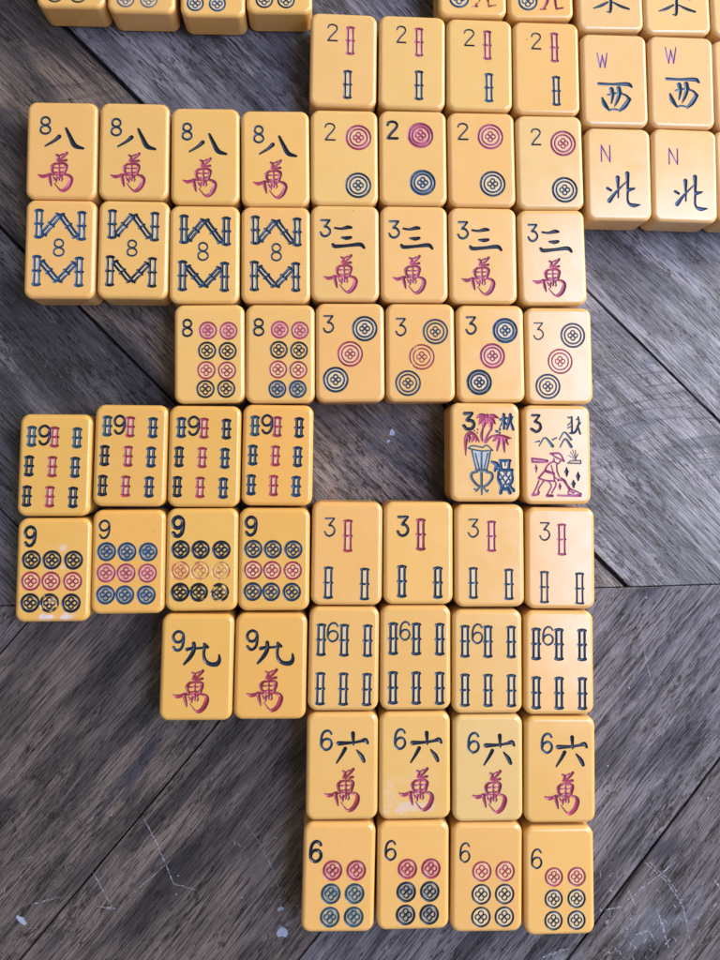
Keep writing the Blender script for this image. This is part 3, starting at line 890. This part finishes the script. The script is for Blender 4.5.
def b8(dx, num, c, hw, c2=None, wash=True):
    c2 = c2 or c; w = M_WASHB if wash else None
    def f(W, L):
        K = dict(hw=hw)
        return [mk('numeral', digit('8', num, .25 if hw > .18 else .17, W, L), c)] + \
            [stick(.194 + dx, .094, .40, 2.3, c, W, L, wash=w, **K), stick(.797 + dx, .112, .418, 2.3, c, W, L, wash=w, **K),
             stick(.18 + dx, .562, .88, 2.3, c2, W, L, wash=w, **K), stick(.775 + dx, .575, .886, 2.3, c2, W, L, wash=w, **K),
             stick(0, 0, 0, 2.0, c, W, L, wash=w, a=(.245 + dx, .365, .49 + dx, .145), **K), stick(0, 0, 0, 2.0, c, W, L, wash=w, a=(.735 + dx, .385, .49 + dx, .145), **K),
             stick(0, 0, 0, 2.0, c2, W, L, wash=w, a=(.23 + dx, .62, .48 + dx, .83), **K), stick(0, 0, 0, 2.0, c2, W, L, wash=w, a=(.725 + dx, .635, .48 + dx, .83), **K)]
    return f
g = 'eight of bamboos tiles'
job('b8_1', b8(.0, (.405, .40, .56, .575), SKY, .235), HONEY, 'eight of bamboos tile with bright blue sticks, at the left end', g)
job('b8_2', b8(.0, (.41, .405, .555, .57), BLUE, .225, NAVY, True), HONEY, 'eight of bamboos tile with thin numeral and black outlined lower sticks', g)
job('b8_3', b8(.01, (.40, .38, .555, .565), BLUE, .25), HONEY, 'eight of bamboos tile with bold numeral, above an eight of dots tile', g)
job('b8_4', b8(.01, (.43, .385, .58, .565), BLUE, .24), HONEY, 'eight of bamboos tile beside the leftmost three of characters tile', g)

g = 'eight of dots tiles'
def d8(num, us, tops, cs, ws):
    def f(W, L):
        m = [mk('numeral', digit('8', num, .3, W, L), NAVY)]
        for r in range(4):
            for c in range(2):
                m.append(dot(us[r] + c * .292, tops[r] + c * .006, .132, cs[r], W, L, False, .27 if r % 2 else .24, ws[r], label='pink engraved dot' if r % 2 == 0 else None))
        return m
    return f
job('d8_1', d8((.115, .15, .255, .325), (.475, .463, .452, .44), (.265, .47, .668, .872), (PINK, NAVY, RED, NAVY), (M_WASHR, None, M_WASHP, None)), HONEY, 'eight of dots tile with bare wood on its left side', g)
job('d8_2', d8((.11, .145, .26, .32), (.487, .475, .465, .455), (.258, .462, .66, .858), (PINK, NAVY, RED, BLUE), (M_WASHR, None, M_WASHP, M_WASHD)), HONEY, 'eight of dots tile touching a three of dots tile', g)

def b9(c1, c2, dv, num, wash3):
    def f(W, L):
        m = [mk('numeral', digit('9', num, .28, W, L), NAVY)]
        us = ((.172, .485, .797), (.15, .468, .783), (.135, .448, .768))
        vs_ = ((.108, .318), (.398, .608), (.69, .902))
        for r in range(3):
            for c in range(3):
                red = c == 1
                col = RED if red else (c1[r] if c == 0 else c2[r])
                w_ = M_WASHP if red else (M_WASHB if (r == 0 or c == 2 or wash3) else None)
                m.append(stick(us[r][c], vs_[r][0] + dv + .006 * c, vs_[r][1] + dv + .006 * c, 2.3, col, W, L, .25 if not red else .22, w_, label='pink engraved bamboo stick' if red else None))
        return m
    return f
g = 'nine of bamboos tiles'
N3, T3, B3 = (NAVY,) * 3, (TEAL, NAVY, NAVY), (BLUE, BLUE, SKY)
job('b9_1', b9(T3, (TEAL, BLUE, NAVY), .008, (.262, .115, .42, .30), False), AMBER, 'nine of bamboos tile set lowest, at the left end', g)
job('b9_2', b9((TEAL, NAVY, NAVY), (BLUE, BLUE, BLUE), 0, (.262, .11, .41, .287), False), AMBER, 'nine of bamboos tile right of the lowest set one', g)
job('b9_3', b9((BLUE, NAVY, NAVY), (NAVY, BLUE, BLUE), .005, (.262, .11, .415, .29), False), AMBER, 'nine of bamboos tile above the nine of dots tile with worn orange dots', g)
job('b9_4', b9((TEAL, BLUE, BLUE), (NAVY, BLUE, SKY), 0, (.262, .105, .415, .285), True), AMBER, 'nine of bamboos tile at the left side of the bare gap', g)

def d9(num, cols, hw, wear=(0, 0, 0), ws=(None, M_WASHP, None), nhw=.34, rc=RED):
    def f(W, L):
        m = [mk('numeral', digit('9', num, nhw, W, L), NAVY)]
        us = ((.185, .477, .765), (.178, .47, .76), (.168, .46, .75)); vs_ = (.40, .604, .812)
        for r in range(3):
            for c in range(3):
                cc = rc if r == 1 else cols[r]
                wr = wear[r] if not isinstance(wear[r], tuple) else wear[r][c]
                m.append(dot(us[r][c], vs_[r] + .003 * c, .131, cc, W, L, False, hw if r != 1 else hw * .8, ws[r], wr,
                             label='worn orange dot' if (r == 1 and wr > .5) else ('pink engraved dot' if r == 1 else None)))
        return m
    return f
g = 'nine of dots tiles'
M_DUST9 = mat_bakelite('bakelite_with_chalk', [(2.2, 6.6, 2.4, 1.6, .55), (-1.2, 7.0, 1.4, .9, .4), (-.5, .8, 3.2, 1.4, .55), (2.6, .6, 2, 1.2, .4), (-1.2, -13.9, 3.6, 1.5, 1.0), (4.4, -13.9, 2.6, 1.2, .9), (-1.2, -9.5, 2.4, 3.0, .55)], (.68, .64, .74))
job('d9_1', d9((.10, .08, .245, .265), (NAVY, NAVY, NAVY), .34, (0, .15, (0, .55, 0))), AMBER, 'nine of dots tile smeared with white chalky residue', g, M_DUST9)
job('d9_2', d9((.09, .10, .235, .27), (SKY, SKY, SKY), .30, (0, 0, 0), (M_WASHD, M_WASHR, M_WASHD), .24, PINK), AMBER, 'nine of dots tile with bluest dots and thin numeral', g)
job('d9_3', d9((.08, .08, .235, .27), (NAVY, NAVY, (.006, .010, .012)), .36, (0, (.55, .78, .85), (.1, .45, .6)), (None, None, None), .42, (.45, .13, .07)), AMBER, 'nine of dots tile with worn broken orange dots', g)
job('d9_4', d9((.085, .085, .24, .265), (BLUE, BLUE, BLUE), .33, (0, 0, 0)), AMBER, 'nine of dots tile with intact pink dots, touching a three of bamboos tile', g)

g = 'nine of characters tiles'
job('w9_1', chars('9', (.155, .16, .31, .34), JIU, JIU_BOX, (.31, .26, .83, .485), (.18, .525, .675, .915), RED, .30, BLUE), AMBER, 'nine of characters tile with bare wood on its left', g)
job('w9_2', chars('9', (.155, .16, .31, .34), JIU, JIU_BOX, (.305, .26, .83, .485), (.17, .525, .675, .915), RED, .30, NAVY), AMBER, 'nine of characters tile touching a six of bamboos tile', g)

# the two picture tiles
def box_of(px, py, n=72.0, m=96.0, key=None):
    return (px, py, px + n, py + m)
F1 = (.0, .015, .975, .99)
def flower_vase(W, L):
    src = (0, 0, 720, 960); D = (.013, .020, .985, .985)
    P = lambda st: fat(place(st, src, D, W, L), 1.42)
    pp = lambda q: place_poly(q, src, D, W, L)
    palm = [S([(378, 104), (315, 110), (268, 132)], [6, 17, 4]), S([(366, 125), (318, 160), (295, 196)], [9, 17, 5]), S([(374, 135), (350, 190), (340, 238)], [9, 17, 6]), S([(390, 108), (450, 114), (508, 132)], [6, 17, 4]),
            S([(398, 128), (440, 160), (470, 192)], [9, 18, 5]), S([(394, 138), (420, 190), (430, 252)], [9, 17, 6]), S([(386, 98), (386, 165)], [8, 20]),
            S([(336, 240), (322, 310), (330, 362)], [8, 11, 8]), S([(422, 250), (385, 308), (352, 380)], [7, 9, 7]), S([(430, 318), (398, 342), (368, 382)], [7, 9, 6]),
            S([(296, 372), (258, 312), (205, 286), (166, 322), (152, 400), (154, 512)], [6, 10, 14, 17, 12, 4]), S([(242, 328), (216, 376)], [17, 5]), S([(266, 345), (262, 376)], [13, 4]), S([(192, 330), (190, 382)], [15, 4]),
            S([(430, 316), (500, 314), (562, 330), (636, 334)], [7, 14, 19, 5]), S([(480, 335), (445, 364)], [14, 6]), S([(505, 340), (486, 462)], [21, 6]), S([(545, 350), (566, 474)], [21, 6]), S([(575, 350), (606, 402)], [15, 5])]
    dots = [S([(243, 262), (247, 262)], 7), S([(279, 250), (283, 250)], 7), S([(273, 282), (277, 282)], 7)]
    qiu = [S([(522, 148), (586, 132)], [9, 10]), S([(562, 96), (562, 240)], [12, 10]), S([(560, 152), (520, 224)], [11, 4]), S([(566, 168), (592, 196)], [9, 8]), S([(632, 96), (622, 160), (592, 246)], [12, 12, 8]), S([(626, 150), (660, 246)], [10, 11]),
           S([(604, 136), (612, 172)], 8), S([(652, 120), (640, 152)], 8), S([(478, 265), (490, 270)], 9), S([(512, 285), (518, 282)], 8), S([(518, 240), (514, 256)], 8)]
    vase = [S([(178, 440), (226, 414), (330, 430)], 6), S([(330, 432), (378, 410), (440, 460)], 6), S([(180, 442), (320, 466), (440, 458)], 6), S([(216, 450), (240, 560), (265, 650)], 7), S([(416, 460), (398, 560), (374, 650)], 7),
            S([(320, 472), (320, 680)], 8), S([(256, 490), (296, 648)], 6), S([(386, 490), (346, 648)], 6), S([(262, 660), (376, 660)], 10),
            S([(272, 674), (216, 692), (216, 742), (266, 802), (312, 828)], [9, 11, 11, 10, 8]), S([(368, 674), (426, 692), (430, 742), (380, 802), (326, 828)], [9, 11, 11, 10, 8]), S([(319, 690), (320, 900)], [11, 7]),
            S([(246, 848), (262, 866), (292, 832)], 8), S([(386, 860), (366, 872), (342, 832)], 8)]
    pot = [S([(516, 562), (626, 562)], 11), S([(520, 566), (530, 642)], 11), S([(616, 566), (608, 642)], 11), S([(570, 575), (572, 610)], 6), S([(500, 656), (646, 656)], 12), S([(502, 670), (496, 752), (532, 832)], 10), S([(640, 670), (646, 762), (592, 842)], 10),
           S([(512, 690), (600, 830)], 7), S([(560, 680), (636, 780)], 7), S([(500, 740), (560, 836)], 7), S([(636, 690), (540, 830)], 7), S([(590, 680), (505, 770)], 7), S([(642, 750), (580, 840)], 7),
           S([(532, 832), (520, 884)], [12, 14]), S([(592, 836), (620, 884)], [12, 14]), S([(600, 800), (658, 860)], [10, 14]), S([(536, 846), (590, 846)], 12), S([(430, 575), (482, 602), (460, 664)], [10, 17, 10]), S([(482, 592), (512, 642)], 12)]
    return [mk('numeral', P([S([(142, 90), (222, 88)], 13), S([(220, 92), (168, 155)], 12), S([(168, 155), (226, 166), (242, 205), (216, 242), (165, 244), (136, 214)], 13)]), NAVY),
            mk('palm_sprig', P(palm), PINK, .1), mk('berry', P(dots[:1]), PINK), mk('berry', P(dots[1:2]), PINK), mk('berry', P(dots[2:]), PINK), mk('character', P(qiu), (.012, .045, .11)),
            mk('vase', P(vase), (.07, .115, .14), .15, [pp([(215, 452), (320, 470), (416, 460), (375, 655), (265, 655)])], M_WASHT),
            mk('pot', P(pot), (.014, .065, .13), 0, [pp([(520, 560), (620, 560), (610, 655), (645, 670), (645, 760), (590, 842), (535, 832), (497, 752), (502, 668), (530, 640)])], M_WASHB)]
def flower_farmer(W, L):
    src = (0, 0, 720, 960); D = (.005, .015, 1.06, .985)
    P = lambda st: fat(place(st, src, D, W, L), 1.42)
    pp = lambda q: place_poly(q, src, D, W, L)
    qiu = [S([(452, 106), (490, 112)], 7), S([(488, 102), (490, 262)], 8), S([(450, 182), (488, 152)], 6), S([(448, 212), (484, 196)], 6), S([(470, 264), (522, 252), (562, 176)], [8, 9, 5]), S([(556, 102), (560, 160), (522, 250)], 7), S([(550, 200), (572, 268)], 8), S([(578, 160), (546, 190)], 6), S([(536, 128), (560, 112)], 6)]
    mount = [S([(112, 356), (160, 346)], [4, 7]), S([(156, 394), (216, 312), (292, 394)], [5, 7, 13]), S([(292, 330), (336, 310)], [8, 5]), S([(360, 330), (412, 256), (480, 326)], [5, 7, 10]), S([(366, 404), (420, 322), (480, 400)], [5, 8, 12])]
    farmer = [S([(268, 470), (360, 470), (404, 544)], 8), S([(404, 544), (330, 510), (276, 474)], 7), S([(302, 520), (310, 552), (340, 572), (370, 546)], 6), S([(300, 546), (242, 582), (210, 642)], 7), S([(206, 646), (146, 714)], 7), S([(146, 716), (220, 738), (306, 742)], 7), S([(212, 642), (300, 668)], 10),
              S([(330, 562), (332, 640)], 6), S([(276, 590), (290, 640), (302, 692), (345, 740)], 6), S([(332, 640), (356, 702)], 6), S([(345, 724), (372, 736), (376, 714)], 6), S([(300, 672), (306, 742)], 6),
              S([(150, 742), (112, 830), (86, 872)], 6), S([(196, 746), (150, 810), (140, 850)], 6), S([(84, 882), (138, 872), (146, 850)], 9), S([(240, 742), (274, 790), (246, 850), (228, 888)], 6), S([(310, 744), (320, 780), (276, 862)], 6), S([(228, 888), (284, 888)], 10)]
    hoe = [S([(372, 722), (408, 744), (450, 822)], [9, 11, 6]), S([(378, 710), (470, 820)], 5), S([(442, 852), (470, 826), (572, 868)], 7), S([(572, 870), (500, 886), (442, 870)], 7), S([(336, 884), (570, 890)], 7), S([(470, 850), (500, 860)], 7)]
    bar = [S([(80, 520), (180, 530), (240, 542)], 8), S([(84, 552), (180, 554), (236, 548)], 8), S([(82, 520), (86, 552)], 7)]
    def sprig(x, y0, y1, r): return [S([(x, y0), (x, (y0 + y1) / 2), (x, y1)], [r * .4, r, r * .5]), S([(x - r * 1.3, (y0 + y1) / 2), (x + r * 1.3, (y0 + y1) / 2 - 4)], r * .5)]
    bush = [S([(520, 530), (450, 484)], 4), S([(520, 530), (470, 452)], 4), S([(520, 530), (494, 432)], 4), S([(520, 530), (522, 434)], 4), S([(520, 530), (546, 470)], 4), S([(440, 562), (480, 540), (570, 538)], 6), S([(572, 540), (574, 564)], 6), S([(574, 566), (440, 564)], 6)]
    return [mk('numeral', P([S([(92, 88), (162, 88)], 10), S([(160, 92), (118, 150)], 9), S([(118, 150), (164, 172), (172, 218), (132, 252), (82, 226)], 11)]), NAVY),
            mk('character', P(qiu), BLUE), mk('mountain_range', P(mount), (.075, .13, .13), .2), mk('farmer', P(farmer), (.29, .05, .13)), mk('hoe', P(hoe), (.29, .05, .13)), mk('cloud_bar', P(bar), (.29, .05, .13), .1, [pp([(82, 520), (180, 530), (238, 545), (85, 552)])], M_WASHP),
            mk('bush', P(bush), GREY, .1), mk('sprig', P(sprig(124, 580, 655, 9)), (.29, .05, .13)), mk('sprig', P(sprig(360, 765, 826, 10)), (.29, .05, .13)),
            mk('sprig', P(sprig(430, 610, 690, 13)), BLUE), mk('sprig', P(sprig(545, 655, 735, 13)), BLUE), mk('sprig', P(sprig(497, 735, 805, 13)), BLUE)]
g = 'flower picture tiles'
job('f_1', flower_vase, PEACH, 'picture tile numbered 3 with pink palm leaves in a blue vase', g)
job('f_2', flower_farmer, PEACH, 'picture tile numbered 3 with a pink farmer hoeing a field', g)

def b3(num, red, b1, b2_, c, hw=.2, nhw=.2, wash=True, rc=PINK):
    return lambda W, L: [mk('numeral', digit('3', num, nhw, W, L), NAVY), stick(red[0], red[1], red[2], 2.45, rc, W, L, hw, M_WASHP, label='pink engraved bamboo stick'),
        stick(b1[0], b1[1], b1[2], 2.45, c, W, L, hw, M_WASHB if wash else None), stick(b2_[0], b2_[1], b2_[2], 2.45, c, W, L, hw, M_WASHB)]
g = 'three of bamboos tiles'
job('b3_1', b3((.18, .16, .325, .335), (.505, .17, .49), (.24, .625, .94), (.75, .637, .952), BLUE, .2, .2, True, RED), HONEY, 'three of bamboos tile, leftmost, touching a nine of dots tile', g)
job('b3_2', b3((.20, .145, .355, .335), (.53, .16, .48), (.26, .615, .935), (.777, .63, .945), BLUE, .23, .3, True, RED), HONEY, 'three of bamboos tile with bold numeral, below the bare gap', g)
job('b3_3', b3((.195, .145, .34, .32), (.525, .156, .465), (.26, .61, .92), (.77, .625, .932), BLUE, .19, .2, True, ROSE), PEACH, 'three of bamboos tile below the vase picture tile', g)
job('b3_4', b3((.20, .15, .345, .325), (.515, .156, .475), (.26, .625, .945), (.77, .637, .957), BLUE, .18, .19, False, ROSE), PEACH, 'three of bamboos tile below the farmer picture tile', g)

def b6(num, c, du=0, dv=0, hw=.21, last=None):
    def f(W, L):
        m = [mk('numeral', digit('6', num, .22, W, L), c)]
        for r, (a, b) in enumerate(((.156, .474), (.623, .943))):
            for q, u in enumerate((.178, .505, .838)):
                m.append(stick(u + du, a + dv + .004 * q, b + dv + .004 * q, 2.45, c, W, L, hw, M_WASHB))
        return m
    return f
g = 'six of bamboos tiles'
job('b6_1', b6((.26, .155, .42, .335), BLUE, -.005, .002), HONEY, 'six of bamboos tile touching a nine of characters tile', g)
job('b6_2', b6((.275, .155, .42, .33), BLUE, 0, 0, .23), HONEY, 'six of bamboos tile, second from left, above the six of characters with residue', g)
job('b6_3', b6((.28, .14, .435, .325), BLUE, 0, -.012), PEACH, 'six of bamboos tile with a small brown stain under its numeral', g)
job('b6_4', b6((.265, .155, .42, .33), BLUE, -.01, .004, .23), PEACH, 'six of bamboos tile, rightmost, beside bare wood', g)

g = 'six of characters tiles'
M_DUST6 = mat_bakelite('bakelite_with_haze', [(-2.5, -12.4, 10, 3.0, .55), (-7.5, -7, 2.6, 7, .25), (0, -4, 7, 6, .12)])
CG = dict(w6_1=((.20, .165, .36, .345), 0, RED), w6_2=((.215, .157, .37, .34), .018, PINK), w6_3=((.215, .167, .375, .35), .02, PINK), w6_4=((.235, .16, .39, .34), .02, PINK))
LB = dict(w6_1='six of characters tile with bare wood on its left, pink character partly worn', w6_2='six of characters tile hazed with whitish residue at its foot',
          w6_3='six of characters tile, third from left, yellowest of its row', w6_4='six of characters tile, rightmost, beside bare wood')
for k in CG:
    num, dx, c = CG[k]
    job(k, chars('6', num, LIU, LIU_BOX, (.41 + dx, .175, .87 + dx, .475), (.25 + dx, .52, .742 + dx, .912), c, .27, BLUE, .35 if k == 'w6_1' else 0), (.71, .465, .165) if k == 'w6_3' else HONEY, LB[k], g, M_DUST6 if k == 'w6_2' else None)

def d6(num, us, vs_, cr, cb, hw, nhw, ws, r=.138):
    def f(W, L):
        m = [mk('numeral', digit('6', num, nhw, W, L), NAVY)]
        for q in range(3):
            for c in range(2):
                m.append(dot(us[q] + .327 * c, vs_[q], r, cr if q == 0 else cb, W, L, False, hw, (M_WASHR if ws == 2 else M_WASHP) if q == 0 else (M_WASHD if ws == 2 else M_WASHB), label='pink engraved dot' if q == 0 else None))
        return m
    return f
g = 'six of dots tiles'
job('d6_1', d6((.10, .17, .26, .355), (.41, .395, .39), (.435, .645, .855), RED, TEAL, .3, .34, 2), HONEY, 'six of dots tile with bold numeral and bluest dots, at the lower left', g)
job('d6_2', d6((.11, .175, .26, .35), (.415, .402, .395), (.435, .645, .855), RED, NAVY, .3, .24, 2), HONEY, 'six of dots tile below the six of characters with residue', g)
job('d6_3', d6((.12, .18, .26, .355), (.425, .42, .418), (.44, .648, .855), RED, NAVY, .25, .2, True), HONEY, 'six of dots tile, third from left, below the yellowest six of characters', g)
job('d6_4', d6((.10, .205, .25, .38), (.415, .41, .405), (.462, .663, .86), RED, NAVY, .25, .21, True, .132), HONEY, 'six of dots tile, rightmost, with its marks set lowest', g)

g = 'wind tiles'
def wind(ch, num, glyph, gb, gd, hw=.24):
    return lambda W, L: [mk('letter', letter(ch, num, hw, W, L), VIO, label='purple letter ' + ch), mk('character', fat(place(glyph, gb, gd, W, L), 1.35), SKY)]
job('W_1', wind('W', (.235, .215, .385, .37), XI, XI_BOX, (.23, .53, .765, .845)), PALE, 'west wind tile marked W, touching a two of bamboos tile', g)
job('W_2', wind('W', (.255, .13, .415, .30), XI, XI_BOX, (.245, .455, .775, .79)), PALE, 'west wind tile marked W with marks set higher, near the right edge', g)
job('W_3', wind('W', (.24, .2, .39, .36), XI, XI_BOX, (.23, .52, .765, .84)), PALE, 'middle tile of the column cut off by the right edge', g)
job('N_1', wind('N', (.225, .195, .375, .37), BEI, BEI_BOX, (.30, .475, .82, .855)), PALE, 'north wind tile marked N, touching a two of dots tile', g)
job('N_2', wind('N', (.25, .22, .395, .385), BEI, BEI_BOX, (.33, .495, .84, .875)), PALE, 'north wind tile marked N, lower and near the right edge', g)
job('N_3', wind('N', (.24, .2, .38, .37), BEI, BEI_BOX, (.3, .48, .82, .86)), PALE, 'lowest tile of the column cut off by the right edge', g)
def east(gd):
    return lambda W, L: [mk('character', place(DONG, DONG_BOX, gd, W, L), BLUE)]
job('E_1', east((.22, .33, .79, .80)), PALE, 'tile cut by the top edge above the lower set W, brush strokes showing', g)
job('E_2', east((.20, .325, .78, .795)), PALE, 'tile cut by the top edge above the higher set W, brush strokes showing', g)
job('E_3', east((.22, .33, .79, .80)), PALE, 'corner tile cut off by both the top and right edges', g)

g = 'tiles cut off by the top edge'
def d_cut(us, vb, cols, r=.135):
    def f(W, L):
        m = []
        for q, vv in enumerate((vb - .42, vb - .21, vb)):
            for c in range(2):
                m.append(dot(us[c], vv, r, cols if q else RED, W, L, False, .26, M_WASHB if cols is not OLIVE else None, label=None if q else 'pink engraved dot'))
        return m
    return f
job('D_1', d_cut((.27, .61), .865, OLIVE), HONEY, 'top edge tile with olive dots, leftmost of four', g)
job('D_2', d_cut((.27, .61), .865, GREY), HONEY, 'top edge tile with grey blue dots, second of four', g)
job('D_3', d_cut((.23, .57), .875, SKY), HONEY, 'top edge tile with clear blue dots, third of four', g)
job('D_4', d_cut((.27, .60), .87, NAVY), HONEY, 'top edge tile with dark dots, next to the leftmost two of bamboos', g)
def fl_cut(c2, wr, u1):
    def f(W, L):
        st = [S([(0, 30), (30, 60), (10, 95)], [5, 7, 4]), S([(30, 60), (60, 40), (70, 95)], [6, 7, 4]), S([(70, 95), (100, 90)], 4), S([(30, 60), (40, 0)], 6), S([(-5, 97), (20, 95)], 4)]
        return [dot(.30, .80, .15, SKY, W, L, False, .3, M_WASHB), mk('figure', place(st, (0, 0, 100, 100), (u1, .62, u1 + .33, .90), W, L), c2, wr, label='pink engraved figure')]
    return f
job('Fa', fl_cut(RED, .75, .50), PEACH, 'top edge tile with blue wheel and worn faint figure', g)
job('Fb', fl_cut(PINK, 0, .50), PEACH, 'top edge tile with blue wheel and clear pink figure', g)

for (key, x, y, a, W, L, marks, color, label, group, mat) in JOBS:
    build_tile(x, y, a, W, L, marks, color, label, group, mat)
